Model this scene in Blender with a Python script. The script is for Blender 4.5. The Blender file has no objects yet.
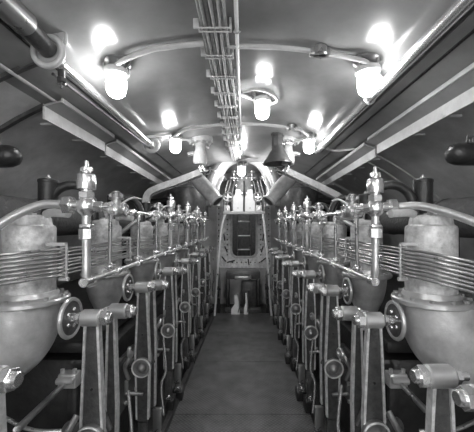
import bpy, bmesh, math, random
from mathutils import Vector, Matrix
R = random.Random(41856)
PI = math.pi
SC = bpy.context.scene
COL = SC.collection
EYE = 1.55
F = 300.0

# ---------------------------------------------------------------- materials
def pbr(name, g, metal=0.0, rough=0.5, var=0.0, scale=8.0, bump=0.0, bscale=40.0, spec=0.5, stretch=(1, 1, 1), coat=0.0):
    m = bpy.data.materials.new(name); m.use_nodes = True
    nt = m.node_tree; b = nt.nodes['Principled BSDF']
    b.inputs['Base Color'].default_value = (g, g, g, 1)
    b.inputs['Metallic'].default_value = metal
    b.inputs['Roughness'].default_value = rough
    b.inputs['Specular IOR Level'].default_value = spec
    b.inputs['Coat Weight'].default_value = coat
    b.inputs['Coat Roughness'].default_value = 0.12
    tc = nt.nodes.new('ShaderNodeTexCoord'); mp = nt.nodes.new('ShaderNodeMapping')
    mp.inputs['Scale'].default_value = stretch
    nt.links.new(tc.outputs['Object'], mp.inputs['Vector'])
    if var:
        n = nt.nodes.new('ShaderNodeTexNoise'); n.inputs['Scale'].default_value = scale
        n.inputs['Detail'].default_value = 8; n.inputs['Roughness'].default_value = 0.65
        nt.links.new(mp.outputs['Vector'], n.inputs['Vector'])
        r = nt.nodes.new('ShaderNodeMapRange')
        r.inputs['From Min'].default_value = 0.3; r.inputs['From Max'].default_value = 0.7
        r.inputs['To Min'].default_value = max(0, g * (1 - var)); r.inputs['To Max'].default_value = min(1, g * (1 + var))
        nt.links.new(n.outputs['Fac'], r.inputs['Value'])
        nt.links.new(r.outputs['Result'], b.inputs['Base Color'])
        q = nt.nodes.new('ShaderNodeMapRange')
        q.inputs['To Min'].default_value = rough * 0.75; q.inputs['To Max'].default_value = min(1, rough * 1.3)
        nt.links.new(n.outputs['Fac'], q.inputs['Value'])
        nt.links.new(q.outputs['Result'], b.inputs['Roughness'])
    if bump:
        n2 = nt.nodes.new('ShaderNodeTexNoise'); n2.inputs['Scale'].default_value = bscale
        n2.inputs['Detail'].default_value = 4
        nt.links.new(mp.outputs['Vector'], n2.inputs['Vector'])
        bp = nt.nodes.new('ShaderNodeBump'); bp.inputs['Strength'].default_value = bump
        bp.inputs['Distance'].default_value = 0.01
        nt.links.new(n2.outputs['Fac'], bp.inputs['Height'])
        nt.links.new(bp.outputs['Normal'], b.inputs['Normal'])
    return m

M = {
    'hull': pbr('hull_paint', 0.29, 0, 0.18, 0.16, 3.0, 0.22, 6.0, spec=0.55),
    'wall': pbr('side_paint', 0.46, 0, 0.36, 0.25, 5.0, 0.35, 12.0),
    'duct': pbr('duct_paint', 0.50, 0, 0.42, 0.14, 14.0, 0.2, 60),
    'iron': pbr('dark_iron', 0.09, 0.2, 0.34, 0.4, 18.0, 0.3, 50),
    'black': pbr('black_iron', 0.022, 0.1, 0.34, 0.4, 14.0, 0.3, 40),
    'lever': pbr('painted_lever', 0.075, 0.1, 0.30, 0.4, 30.0, 0.4, 90),
    'steel': pbr('polished_steel', 0.85, 0.85, 0.22, 0.05, 6.0),
    'worn': pbr('worn_steel', 0.60, 0.6, 0.30, 0.10, 8.0),
    'pipe': pbr('dull_pipe', 0.36, 0.7, 0.28, 0.12, 8.0),
    'tubes': pbr('tube_metal', 0.34, 0.7, 0.28, 0.12, 8.0),
    'drum': pbr('mottled_casting', 0.58, 0.15, 0.36, 0.5, 20.0, 0.6, 32),
    'bowl': pbr('smooth_casting', 0.52, 0.2, 0.30, 0.3, 9.0, 0.3, 30),
    'light': pbr('pale_casting', 0.45, 0.0, 0.34, 0.3, 14.0, 0.4, 30),
    'white': pbr('white_enamel', 0.88, 0, 0.35, 0.05, 20.0),
    'cable': pbr('cable_sheath', 0.38, 0.1, 0.42, 0.25, 40.0),
    'lag': pbr('lagging', 0.07, 0, 0.7, 0.35, 30.0, 0.8, 60),
    'bolt': pbr('bolt_steel', 0.5, 0.7, 0.33, 0.2, 30.0),
    'bulk': pbr('bulkhead_paint', 0.78, 0, 0.42, 0.4, 14.0, 0.4, 30),
    'rib': pbr('bright_rib', 0.68, 0.3, 0.35, 0.3, 30.0, 0.3, 70),
    'horn': pbr('horn_metal', 0.11, 0.4, 0.36, 0.2, 20.0),
}
def tread():
    m = pbr('tread_plate', 0.15, 0.3, 0.38, 0.4, 6.0)
    nt = m.node_tree; b = nt.nodes['Principled BSDF']
    tc = nt.nodes.new('ShaderNodeTexCoord')
    hs = []
    for a in (PI / 4, -PI / 4):
        mp = nt.nodes.new('ShaderNodeMapping'); mp.inputs['Rotation'].default_value = (0, 0, a)
        nt.links.new(tc.outputs['Object'], mp.inputs['Vector'])
        w = nt.nodes.new('ShaderNodeTexWave'); w.inputs['Scale'].default_value = 14
        nt.links.new(mp.outputs['Vector'], w.inputs['Vector']); hs.append(w)
    mx = nt.nodes.new('ShaderNodeMath'); mx.operation = 'MULTIPLY'
    nt.links.new(hs[0].outputs['Fac'], mx.inputs[0]); nt.links.new(hs[1].outputs['Fac'], mx.inputs[1])
    bp = nt.nodes.new('ShaderNodeBump'); bp.inputs['Strength'].default_value = 0.8; bp.inputs['Distance'].default_value = 0.004
    nt.links.new(mx.outputs[0], bp.inputs['Height']); nt.links.new(bp.outputs['Normal'], b.inputs['Normal'])
    return m
M['tread'] = tread()
def emis(name, s):
    m = bpy.data.materials.new(name); m.use_nodes = True
    b = m.node_tree.nodes['Principled BSDF']
    b.inputs['Base Color'].default_value = (0.9, 0.9, 0.9, 1)
    b.inputs['Emission Color'].default_value = (1, 1, 1, 1)
    b.inputs['Emission Strength'].default_value = s
    return m
M['glow'] = emis('lit_globe', 15.0)
M['glow_strong'] = emis('lit_strong_globe', 38.0)
M['glow_fill'] = emis('lit_fill_globe', 20.0)

# ---------------------------------------------------------------- mesh builder
def frame(d):
    d = Vector(d).normalized()
    u = d.cross(Vector((0, 0, 1)))
    if u.length < 1e-4: u = Vector((1, 0, 0))
    u.normalize(); v = u.cross(d).normalized()
    return u, v, d

class MB:
    def __init__(s): s.bm = bmesh.new()
    def quadring(s, a, b):
        n = len(a)
        for i in range(n):
            try: s.bm.faces.new((a[i], a[(i + 1) % n], b[(i + 1) % n], b[i]))
            except ValueError: pass
    def ring(s, c, u, v, r, n, ph=0, ru=1, rv=1):
        return [s.bm.verts.new(Vector(c) + (u * math.cos(ph + 2 * PI * i / n) * ru + v * math.sin(ph + 2 * PI * i / n) * rv) * r) for i in range(n)]
    def lathe(s, o, d, prof, n=20, ph=0, cap=True):
        u, v, d = frame(d); o = Vector(o); prev = None; first = None
        for r, t in prof:
            rg = s.ring(o + d * t, u, v, max(r, 1e-4), n, ph)
            if prev: s.quadring(prev, rg)
            else: first = rg
            prev = rg
        if cap:
            s.bm.faces.new(list(reversed(first))); s.bm.faces.new(prev)
        return s
    def cyl(s, a, b, r, r2=None, n=16, ph=0, ch=None):
        a = Vector(a); b = Vector(b); L = (b - a).length
        r2 = r if r2 is None else r2
        c = min(L * .2, min(r, r2) * .15) if ch is None else ch
        if c <= 0: return s.lathe(a, b - a, [(r, 0), (r2, L)], n, ph)
        return s.lathe(a, b - a, [(r - c, 0), (r, c), (r2, L - c), (r2 - c, L)], n, ph)
    def hex(s, a, b, r, ph=0): return s.cyl(a, b, r, n=6, ph=ph, ch=r * .06)
    def ball(s, c, r, n=14, sq=(1, 1, 1)):
        m = Matrix.Translation(Vector(c)) @ Matrix.Diagonal((sq[0], sq[1], sq[2], 1))
        bmesh.ops.create_uvsphere(s.bm, u_segments=n, v_segments=max(6, n // 2), radius=r, matrix=m); return s
    def box(s, c, sz, bev=0.0, rot=None):
        m = Matrix.Translation(Vector(c))
        if rot: m = m @ rot
        m = m @ Matrix.Diagonal((sz[0], sz[1], sz[2], 1))
        g = bmesh.ops.create_cube(s.bm, size=1, matrix=m)
        if bev:
            es = list({e for vv in g['verts'] for e in vv.link_edges})
            bmesh.ops.bevel(s.bm, geom=es, offset=bev, segments=2, profile=.5, affect='EDGES')
        return s
    def prism(s, pts, d):
        d = Vector(d)
        a = [s.bm.verts.new(Vector(p)) for p in pts]; b = [s.bm.verts.new(Vector(p) + d) for p in pts]
        s.bm.faces.new(list(reversed(a))); s.bm.faces.new(b); s.quadring(a, b); return s
    def loft(s, secs, cap=True):
        prev = None; first = None
        for sec in secs:
            rg = [s.bm.verts.new(Vector(p)) for p in sec]
            if prev: s.quadring(prev, rg)
            else: first = rg
            prev = rg
        if cap: s.bm.faces.new(list(reversed(first))); s.bm.faces.new(prev)
        return s
    def tube(s, pts, r, n=10, sm=6, ru=1, rv=1, ph=0):
        pts = [Vector(p) for p in pts]
        if len(pts) > 2 and sm:
            q = []
            P = [pts[0] * 2 - pts[1]] + pts + [pts[-1] * 2 - pts[-2]]
            for i in range(1, len(P) - 2):
                p0, p1, p2, p3 = P[i - 1:i + 3]
                for k in range(sm):
                    t = k / sm
                    q.append(0.5 * ((2 * p1) + (p2 - p0) * t + (2 * p0 - 5 * p1 + 4 * p2 - p3) * t * t + (3 * p1 - p0 - 3 * p2 + p3) * t ** 3))
            q.append(pts[-1]); pts = q
        prev = None; first = None; u = None
        for i, p in enumerate(pts):
            t = (pts[min(i + 1, len(pts) - 1)] - pts[max(i - 1, 0)]).normalized()
            if u is None: u, v, _ = frame(t)
            else:
                u = (u - t * u.dot(t)).normalized(); v = u.cross(t).normalized()
            rr = r(i / (len(pts) - 1)) if callable(r) else r
            rg = s.ring(p, u, v, rr, n, ph, ru, rv)
            if prev: s.quadring(prev, rg)
            else: first = rg
            prev = rg
        s.bm.faces.new(list(reversed(first))); s.bm.faces.new(prev); return s
    def torus(s, c, ax, Rr, r, n=24, m=8, a0=0, a1=2 * PI):
        u, v, d = frame(ax); c = Vector(c); full = abs(a1 - a0 - 2 * PI) < 1e-6
        rings = []
        k = n if full else n + 1
        for i in range(k):
            a = a0 + (a1 - a0) * i / n; e = u * math.cos(a) + v * math.sin(a)
            rings.append([s.bm.verts.new(c + e * (Rr + r * math.cos(2 * PI * j / m)) + d * r * math.sin(2 * PI * j / m)) for j in range(m)])
        for i in range(k - 1): s.quadring(rings[i], rings[i + 1])
        if full: s.quadring(rings[-1], rings[0])
        else: s.bm.faces.new(rings[0]); s.bm.faces.new(list(reversed(rings[-1])))
        return s
    def bolts(s, c, ax, Rr, n, r=.008, h=.01, ph=0):
        u, v, d = frame(ax)
        for i in range(n):
            a = ph + 2 * PI * i / n; p = Vector(c) + (u * math.cos(a) + v * math.sin(a)) * Rr
            s.hex(p, p + d * h, r)
        return s
    def build(s, name, mat, parent=None, smooth=True, label=None):
        bm = s.bm
        bmesh.ops.recalc_face_normals(bm, faces=bm.faces[:])
        me = bpy.data.meshes.new(name); bm.to_mesh(me); bm.free()
        if smooth:
            for p in me.polygons: p.use_smooth = True
            me.set_sharp_from_angle(angle=math.radians(38))
        me.materials.append(M[mat])
        o = bpy.data.objects.new(name, me); COL.objects.link(o)
        if parent: o.parent = parent
        if label: o['label'] = label
        return o

def shape(fn):
    mb = MB(); fn(mb); return mb
def each(name, mat, parent, items, fn):
    out = []
    for it in items:
        mb = MB(); fn(mb, *(it if isinstance(it, tuple) else (it,))); out.append(mb.build(name, mat, parent))
    return out
def boltring(parent, name, mat, c, ax, Rr, n, r, h):
    u, v, d = frame(ax); base = None
    for i in range(n):
        a = 2 * PI * i / n; p = Vector(c) + (u * math.cos(a) + v * math.sin(a)) * Rr
        if base is None:
            mb = MB(); mb.hex((0, 0, 0), d * h, r); o = mb.build(name, mat, parent); base = o
        else: o = base.copy(); COL.objects.link(o)
        o.location = p
def tag(o, label, cat, group=None):
    o['label'] = label; o['category'] = cat
    if group: o['group'] = group
    return o
def thing(name, loc, label, cat, group=None):
    o = bpy.data.objects.new(name, None); COL.objects.link(o); o.location = loc
    o.empty_display_size = .05
    return tag(o, label, cat, group)
def struct(o): o['kind'] = 'structure'; return o
def dup(root, loc, label):
    r = root.copy(); COL.objects.link(r); r.location = loc; r['label'] = label
    for ch in list(root.children):
        c = ch.copy(); COL.objects.link(c); c.parent = r
        for g in list(ch.children):
            d = g.copy(); COL.objects.link(d); d.parent = c
    return r
ORD = ['first', 'second', 'third', 'fourth', 'fifth', 'sixth', 'seventh', 'eighth', 'ninth']
SIDE = {-1: 'left', 1: 'right'}
def hz(x): # hull height over the floor at x, radius 2.8
    return math.sqrt(max(0, 2.8 ** 2 - x * x)) - 0.25
XL = {-1: .62, 1: .56}       # lever plane
Y0 = {-1: 1.22, 1: 1.28}
LY = {-1: [1.23, 1.85, 2.5, 3.22, 3.93, 4.6, 5.2], 1: [1.28, 1.87, 2.49, 3.2, 3.9, 4.52, 5.12]}
PT = {-1: .71, 1: .665}
XD = {-1: .91, 1: .80}       # cylinder axis
XB = {-1: .74, 1: .66}       # tube bundle

# ---------------------------------------------------------------- setting
YB, YF = -1.6, 6.0
def arc_shell(name, a0, a1, mat, n=40):
    mb = MB(); th = .05
    ys = [YB + (YF - YB) * i / 16 for i in range(17)]
    inner = []; outer = []
    for i in range(n + 1):
        a = a0 + (a1 - a0) * i / n
        ci, si = math.sin(a), math.cos(a)
        inner.append([mb.bm.verts.new((2.8 * ci, y, 2.8 * si - .25)) for y in ys])
        outer.append([mb.bm.verts.new((2.86 * ci, y, 2.86 * si - .25)) for y in ys])
    for i in range(n):
        for j in range(16):
            mb.bm.faces.new((inner[i][j], inner[i + 1][j], inner[i + 1][j + 1], inner[i][j + 1]))
            mb.bm.faces.new((outer[i][j], outer[i][j + 1], outer[i + 1][j + 1], outer[i + 1][j]))
    return struct(mb.build(name, mat))
aw = math.asin(1.2 / 2.8)
arc_shell('ceiling', -aw, aw, 'hull', 30)
arc_shell('wall_left', -PI / 2 - .1, -aw, 'wall', 20)
arc_shell('wall_right', aw, PI / 2 + .1, 'wall', 20)
struct(MB().box((0, (YB + YF) / 2, -.02), (5.5, YF - YB, .04)).build('floor', 'black'))
struct(MB().box((0, YB - .03, 1.2), (5.6, .06, 2.9)).build('wall_aft', 'wall'))
# walkway of tread plates
ys = [-.4, .55, 1.5, 2.45, 3.4, 4.35, 5.3]
wk = []
def hw(y, s): return (.60 - .027 * (y - 1)) if s < 0 else (.555 - .003 * (y - 1))
for i in range(6):
    mb = MB(); a, b = ys[i] + .003, ys[i + 1] - .003
    mb.prism([(-hw(a, -1), a, 0), (hw(a, 1), a, 0), (hw(b, 1), b, 0), (-hw(b, -1), b, 0)], (0, 0, .012))
    lab = ['nearest dark tread plate of the walkway floor at the picture foot', 'dark tread plate of the walkway, second in view',
           'dark tread plate in the middle of the walkway', 'dark tread plate of the walkway just past the middle', 'dark tread plate of the walkway, next to last before the doorway',
           'farthest dark tread plate of the walkway, under the guard rail'][i]
    tag(mb.build('walkway_plate', 'tread'), lab, 'floor plate', 'walkway plates')
for s in (-1, 1):
    mb = MB()
    a, b = .3, 5.3
    xa, xb = s * (hw(a, s) + .004), s * (hw(b, s) + .004)
    mb.loft([[(xa, a, 0), (xa + s * .05, a, 0), (xa + s * .05, a, .03), (xa + s * .012, a, .03)],
             [(xb, b, 0), (xb + s * .05, b, 0), (xb + s * .05, b, .03), (xb + s * .012, b, .03)]])
    o = mb.build('trim_' + ('1' if s < 0 else '2'), 'iron'); struct(o)

# forward bulkhead with oval-cornered opening
def rrect(x0, x1, z0, z1, r, n=6):
    pts = []
    for cx, cz, a0 in ((x1 - r, z1 - r, 0), (x0 + r, z1 - r, PI / 2), (x0 + r, z0 + r, PI), (x1 - r, z0 + r, 1.5 * PI)):
        for i in range(n + 1):
            a = a0 + PI / 2 * i / n; pts.append((cx + r * math.cos(a), cz + r * math.sin(a)))
    return pts
hx0, hx1, hz0, hz1 = -.215, .255, .95, 2.0
def bulk():
    mb = MB(); hole = rrect(hx0, hx1, hz0, hz1, .1, 6); n = len(hole)
    out = []
    for (x, z) in hole:
        dx, dz = x - .02, z - 1.35
        k = 2.9 / math.hypot(dx, dz); out.append((.02 + dx * k, 1.35 + dz * k))
    for y0 in (YF - .04,):
        A = [mb.bm.verts.new((x, y0, z)) for x, z in hole]; B = [mb.bm.verts.new((x, y0, z)) for x, z in out]
        C = [mb.bm.verts.new((x, y0 + .04, z)) for x, z in hole]; D = [mb.bm.verts.new((x, y0 + .04, z)) for x, z in out]
        mb.quadring(A, B); mb.quadring(C, D); mb.quadring(A, C)
    return struct(mb.build('wall_forward', 'wall'))
bulk()
# dark compartment beyond
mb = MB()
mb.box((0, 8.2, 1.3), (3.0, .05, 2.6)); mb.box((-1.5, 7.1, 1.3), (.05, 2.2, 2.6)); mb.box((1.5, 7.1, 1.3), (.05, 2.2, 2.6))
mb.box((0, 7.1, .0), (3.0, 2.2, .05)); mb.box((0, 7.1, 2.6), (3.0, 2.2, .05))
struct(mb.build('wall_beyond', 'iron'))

# riveted door plate
t = thing('doorway_plate', (0, YF - .06, 0), 'pale riveted steel plate around the dark forward doorway', 'door surround')
mb = MB(); hole = rrect(hx0, hx1, hz0, hz1, .1, 6); outp = rrect(-.52, .55, .72, 2.1, .05, 6)
A = [mb.bm.verts.new((x, 0, z)) for x, z in hole]; B = [mb.bm.verts.new((x, 0, z)) for x, z in outp]
C = [mb.bm.verts.new((x, .02, z)) for x, z in hole]; D = [mb.bm.verts.new((x, .02, z)) for x, z in outp]
mb.quadring(A, B); mb.quadring(C, D); mb.quadring(A, C); mb.quadring(B, D)
mb.build('plate', 'bulk', t, smooth=False)
mb = MB()
hi = rrect(hx0 + .005, hx1 - .005, hz0 + .005, hz1 - .005, .1, 6); ho = rrect(hx0 - .035, hx1 + .035, hz0 - .035, hz1 + .035, .12, 6)
A = [mb.bm.verts.new((x, -.02, z)) for x, z in hi]; B = [mb.bm.verts.new((x, -.02, z)) for x, z in ho]
C = [mb.bm.verts.new((x, .04, z)) for x, z in hi]; D = [mb.bm.verts.new((x, 0, z)) for x, z in ho]
mb.quadring(A, B); mb.quadring(A, C); mb.quadring(B, D)
mb.build('coaming', 'light', t, smooth=False)
rv = [(x, .98 + i * .1) for x in (-.31, .35) for i in range(10)] + [(x, .8 + i * .11) for x in (-.48, .51) for i in range(11)] + [(-.3 + i * .09, .83) for i in range(8)]
r0 = MB().ball((0, 0, 0), .014, 8).build('rivet', 'black', t)
for i, (x, z) in enumerate(rv):
    o = r0 if i == 0 else r0.copy()
    if i: COL.objects.link(o)
    o.location = (x, 0, z)
for (x, z, dx, dz) in ((-.36, 1.15, .05, -.12), (-.38, 1.4, .02, -.14), (.4, 1.15, -.04, -.12), (.41, 1.4, -.02, -.14), (-.16, .87, -.13, -.03), (.1, .9, .02, -.12), (-.42, .95, .08, -.1), (.45, .92, -.1, -.08)):
    MB().cyl((x, -.015, z), (x + dx, -.015, z + dz), .012, n=8).build('door_dog', 'black', t)
# grille in the doorway
t = thing('doorway_ladder', (.02, YF + .12, .95), 'pale barred ladder standing inside the dark doorway', 'ladder')
for x in (-.13, .13): MB().cyl((x, 0, -.95), (x, 0, .95), .012, n=8).build('side_rail', 'pipe', t)
for z in (.12, .4, .69, .9): MB().cyl((-.13, 0, z), (.13, 0, z), .013, n=8).build('rung', 'white', t)

# lap strips on the hull
def hullrun(x, y0, y1, w, th, name, mat):
    nx = Vector((x, 0, hz(x) + .25)).normalized(); tx = Vector((nx.z, 0, -nx.x))
    c = Vector((x, 0, hz(x)))
    p = [c + tx * w / 2 - nx * th, c - tx * w / 2 - nx * th, c - tx * w / 2 + nx * .01, c + tx * w / 2 + nx * .01]
    mb = MB(); mb.prism([q + Vector((0, y0, 0)) for q in p], (0, y1 - y0, 0)); return mb.build(name, mat, smooth=False)
k = 3
for s in (-1, 1):
    for x, w, th, mm in ((1.03, .12, .012, 'hull'), (.972, .008, .014, 'black')):
        struct(hullrun(s * x, YB, YF, w, th, 'trim_%d' % k, mm)); k += 1
def hullarc(y, w, th, a0, a1, name, mat, r0=2.8, n=40):
    mb = MB(); secs = []
    for i in range(n + 1):
        a = a0 + (a1 - a0) * i / n
        secs.append([((r0 + e) * math.sin(a), yy, (r0 + e) * math.cos(a) - .25) for e, yy in ((-th, y - w / 2), (-th, y + w / 2), (.01, y + w / 2), (.01, y - w / 2))])
    mb.loft(secs); return mb.build(name, mat, smooth=False)
for y, w, th in ((1.47, .025, .02), (1.80, .03, .022)):
    struct(hullarc(y, w, th, -.9, -.33 if y < 1.5 else -.44, 'trim_%d' % k, 'iron')); k += 1
struct(hullarc(5.62, .05, .14, -.9, .9, 'trim_%d' % k, 'hull')); k += 1

# ---------------------------------------------------------------- lamps
def make_lamp():
    t = thing('ceiling_lamp', (0, 0, 0), '', 'lamp', 'bulkhead lamps hung from the ceiling')
    MB().lathe((0, 0, 0), (0, 0, -1), [(.075, -.03), (.078, 0), (.06, .012), (.04, .02), (.045, .03)], 20).build('mounting_base', 'pipe', t)
    MB().lathe((0, 0, -.03), (0, 0, -1), [(.05, 0), (.066, .01), (.068, .03), (.062, .038)], 20).build('collar', 'worn', t)
    g = MB().lathe((0, 0, -.062), (0, 0, -1), [(.052, 0), (.054, .05), (.053, .085), (.046, .108), (.032, .122), (.013, .129), (.001, .130)], 20).build('glass_globe', 'glow', t)
    for i in range(4):
        a = i * PI / 2 + .5; MB().cyl((.062 * math.cos(a), .062 * math.sin(a), -.05), (.062 * math.cos(a), .062 * math.sin(a), .01), .006, n=6).build('clamp_screw', 'bolt', t)
    return t
LP = [(-.705, 1.67, 'large lit lamp at upper left under the curved conduit'),
      (.69, 1.66, 'large lit lamp at upper right beside the diagonal handrail pipe'),
      (.145, 2.25, 'lit lamp near the picture centre beside the cable bundle'),
      (-.67, 2.98, 'small lit lamp farther along on the left'),
      (.66, 3.0, 'small lit lamp farther along on the right, past the horn'),
      (-.02, 4.35, 'farthest lit lamp, right above the white boards over the doorway'),
      (0, 7.0, 'lit lamp added unseen in the dark compartment beyond the doorway'),  # unseen lamp, added to brighten the ladder bars in the doorway
       (-.62, .25, 'lit lamp added overhead by the camera on the left'),  # this and the next two: unseen lamps added to even out the light
      (.62, .25, 'lit lamp added overhead by the camera on the right'),
      (0, -.8, 'lit lamp added overhead behind the camera')]
lamp = None
for x, y, lab in LP:
    z = hz(x) - .004 if y < 4 else hz(x) - .08
    if lamp is None: lamp = make_lamp(); lamp.location = (x, y, z); lamp['label'] = lab
    else:
        c = dup(lamp, (x, y, z), lab)
        if 4 < y < 8:
            for ch in c.children:
                if ch.name.startswith('glass_globe'):
                    ch.material_slots[0].link = 'OBJECT'; ch.material_slots[0].material = M['glow_strong']

# fill lamps added on the aft wall, behind the camera, to brighten near machinery
for s in (-1, 1):
    for z in (2.0, 1.1):
        t = thing('fill_lamp', (s * .75, YB + .10, z), 'large %s fill lamp added on the aft bulkhead behind the camera, %s' % ('upper' if z > 1.5 else 'lower', SIDE[s]), 'lamp', 'added fill lamps on the aft bulkhead')
        MB().cyl((0, -.10, 0), (0, 0, 0), .08, n=20).build('mounting_base', 'pipe', t)
        MB().ball((0, .08, 0), .10, 20).build('glass_globe', 'glow_fill', t)

# ---------------------------------------------------------------- conduits, cables
def hullpt(x, y, off): 
    n = Vector((x, 0, hz(x) + .25)).normalized(); return Vector((x, y, hz(x))) - n * off
def conduit(pts, r, lab, group='electric conduits on the ceiling', boxes=(), mat='duct'):
    t = thing('electric_conduit', hullpt(pts[0][0], pts[0][1], 0), lab, 'conduit', group)
    L = t.location
    MB().tube([hullpt(x, y, o) - L for x, y, o in pts], r, 10).build('pipe', mat, t)
    for x, y in boxes:
        mb = MB(); c = hullpt(x, y, .03) - L
        mb.cyl(c + Vector((0, 0, .03)), c - Vector((0, 0, .02)), .038, n=16); mb.box(c, (.11, .035, .04), .006)
        mb.build('junction_box', 'pipe', t)
def arcpts(x0, x1, y, off, n=9): return [(x0 + (x1 - x0) * i / n, y, off) for i in range(n + 1)]
conduit([(-.74, 1.66, .05), (-.66, 1.60, .045)] + arcpts(-.5, -.21, 1.58, .03, 3), .014, 'pale conduit from the upper left lamp to the cable bundle')
conduit(arcpts(-.10, .58, 1.62, .03, 7) + [(.66, 1.60, .045), (.72, 1.64, .05)], .013, 'pale conduit arching across the ceiling from the cable bundle to the upper right lamp', boxes=((.42, 1.62),))
conduit([(.72, 1.64, .04), (.80, 1.72, .035), (.86, 1.74, .03)], .011, 'short conduit elbow beyond the upper right lamp')
conduit([(-.67, 2.92, .04)] + arcpts(-.55, -.15, 2.85, .03, 4), .014, 'pale conduit from the small left lamp to the cable bundle')
conduit(arcpts(-.02, .55, 2.85, .03, 6) + [(.65, 2.93, .04)], .014, 'pale conduit from the cable bundle to the small right lamp', boxes=((.47, 2.85),))
conduit([(-.05, 2.2, .03), (.04, 2.26, .03), (.13, 2.34, .03)], .012, 'short curved conduit feeding the centre lamp')
conduit([(.0, 2.12, .05), (.10, 2.08, .05), (.22, 2.15, .05), (.26, 2.28, .04), (.2, 2.36, .04)], .010, 'thin looped conduit around the centre lamp')
conduit([(-.95, 2.75, .03), (-.85, 2.8, .03), (-.7, 2.9, .03)], .012, 'short conduit reaching outboard from the small left lamp')
conduit([(-.67, 3.05, .03), (-.5, 3.3, .03), (-.42, 3.6, .03)], .012, 'conduit trailing from the small left lamp toward the round flange')
conduit([(.66, 3.05, .03), (.55, 3.3, .03), (.5, 3.6, .03)], .012, 'conduit trailing from the small right lamp behind the horn')

t = thing('cable_bundle', (-.14, 0, hz(.14)), 'bundle of parallel electric cables strapped along the middle of the ceiling', 'cables')
for i in range(8):
    x = -.055 + i * .0165; z = -.028 - (.012 if i % 2 else 0)
    pts = [(x + .006 * math.sin(y * 3 + i), y, z + .003 * math.sin(y * 4 + 2 * i)) for y in [YB + .05 + j * (4.3 - YB) / 24 for j in range(25)]]
    pts = [(px + .012 * max(0, py - 1.2), py, pz) for px, py, pz in pts]
    MB().tube(pts, .0078, 7, sm=2).build('cable', 'cable', t)
for i in range(12):
    y = 1.2 + i * .235
    mb = MB(); o = .012 * (y - 1.2)
    mb.box((o, y, -.048), (.16, .007, .005), .001); mb.box((-.088 + o, y, -.028), (.026, .016, .045), .003); mb.box((.076 + o, y, -.025), (.01, .012, .05), .002)
    mb.box((o, y + .03, -.048), (.16, .007, .005), .001); mb.box((-.076 + o, y + .015, -.025), (.008, .04, .05), .002); mb.box((.078 + o, y + .015, -.025), (.008, .04, .05), .002)
    mb.build('strap', 'duct', t)
t = thing('speaking_tube', (-.03, 0, hz(0)), 'straight thin white tube running along the ceiling beside the cable bundle', 'pipe')
MB().tube([(0, .4, -.035), (.0, 2, -.035), (.012, 4.0, -.035)], .010, 10, sm=2).build('tube', 'white', t)
each('clip', 'pipe', t, (1.48, 2.2, 2.9, 3.6), lambda mb, y: mb.torus((.0, y, -.035), (0, 1, 0), .014, .005, 14, 6).box((0, y, -.015), (.012, .012, .035)))

# ---------------------------------------------------------------- diagonal overhead pipes
# left : thick sleeve entering ring flange, chrome pipe onward
t = thing('overhead_pipe', (-.877, 1.35, 2.335), 'thick overhead pipe passing through a large ring flange at upper left', 'pipe', None)
MB().tube([(0, -1.6, .035), (0, -.14, .03)], .048, 20, sm=0).build('sleeve', 'pipe', t)
MB().tube([(0, -.16, .03), (0, -.0, .01)], .040, 20, sm=0).build('inner_pipe', 'iron', t)
MB().torus((0, .0, .0), (0, 1, 0), .066, .013, 28, 10).build('ring_flange', 'duct', t)
MB().lathe((0, .004, 0), (0, 1, 0), [(.066, 0), (.066, .02)], 28).build('ring_plate', 'hull', t)
MB().lathe((0, .01, 0), (0, 1, 0), [(.055, 0), (.05, .03), (.028, .06), (.026, .08)], 20).build('reducer', 'duct', t)
mb = MB(); mb.box((.02, .02, .09), (.1, .03, .09), .01); mb.cyl((.02, -.0, .07), (.02, .04, .07), .02)
mb.build('bracket', 'hull', t)
mb = MB(); mb.cyl((-.0, .10, -.02), (.0, .10, -.075), .016); mb.hex((0, .10, -.07), (0, .10, -.09), .022); mb.cyl((-.02, .1, -.1), (.02, .1, -.1), .006, n=8); mb.cyl((0, .1, -.12), (0, .1, -.08), .006, n=8)
mb.build('drain_cock', 'iron', t)
t = thing('chrome_pipe', (-.872, 1.43, 2.325), 'bright chrome pipe running diagonally away at upper left from the ring flange', 'pipe')
MB().cyl((0, 0, 0), (0, 1.42, 0), .024, n=20).build('pipe', 'steel', t)
MB().cyl((-.035, 0, -.05), (-.01, 1.42, -.035), .008, n=8).build('side_rod', 'iron', t)
mb = MB(); mb.torus((0, 1.44, 0), (0, 1, 0), .06, .02, 24, 8); mb.lathe((0, 1.36, 0), (0, 1, 0), [(.03, 0), (.035, .05), (.05, .08), (.03, .14)], 20)
mb.box((.02, 1.45, .07), (.16, .02, .06), .006)
mb.build('end_flange', 'duct', t)
t = thing('handrail_pipe', (.80, -1.0, 2.355), 'polished pipe running diagonally along the ceiling at upper right', 'pipe')
MB().cyl((0, 0, 0), (0, 4.25, 0), .030, n=20).build('pipe', 'steel', t)
MB().cyl((.052, 0, .0), (.052, 4.25, .0), .012, n=10).build('side_pipe', 'iron', t)
each('hanger', 'pipe', t, (2.9, 4.0), lambda mb, y: mb.torus((0, y, 0), (0, 1, 0), .034, .006, 20, 6).box((.01, y, .05), (.03, .02, .07)))
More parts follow.
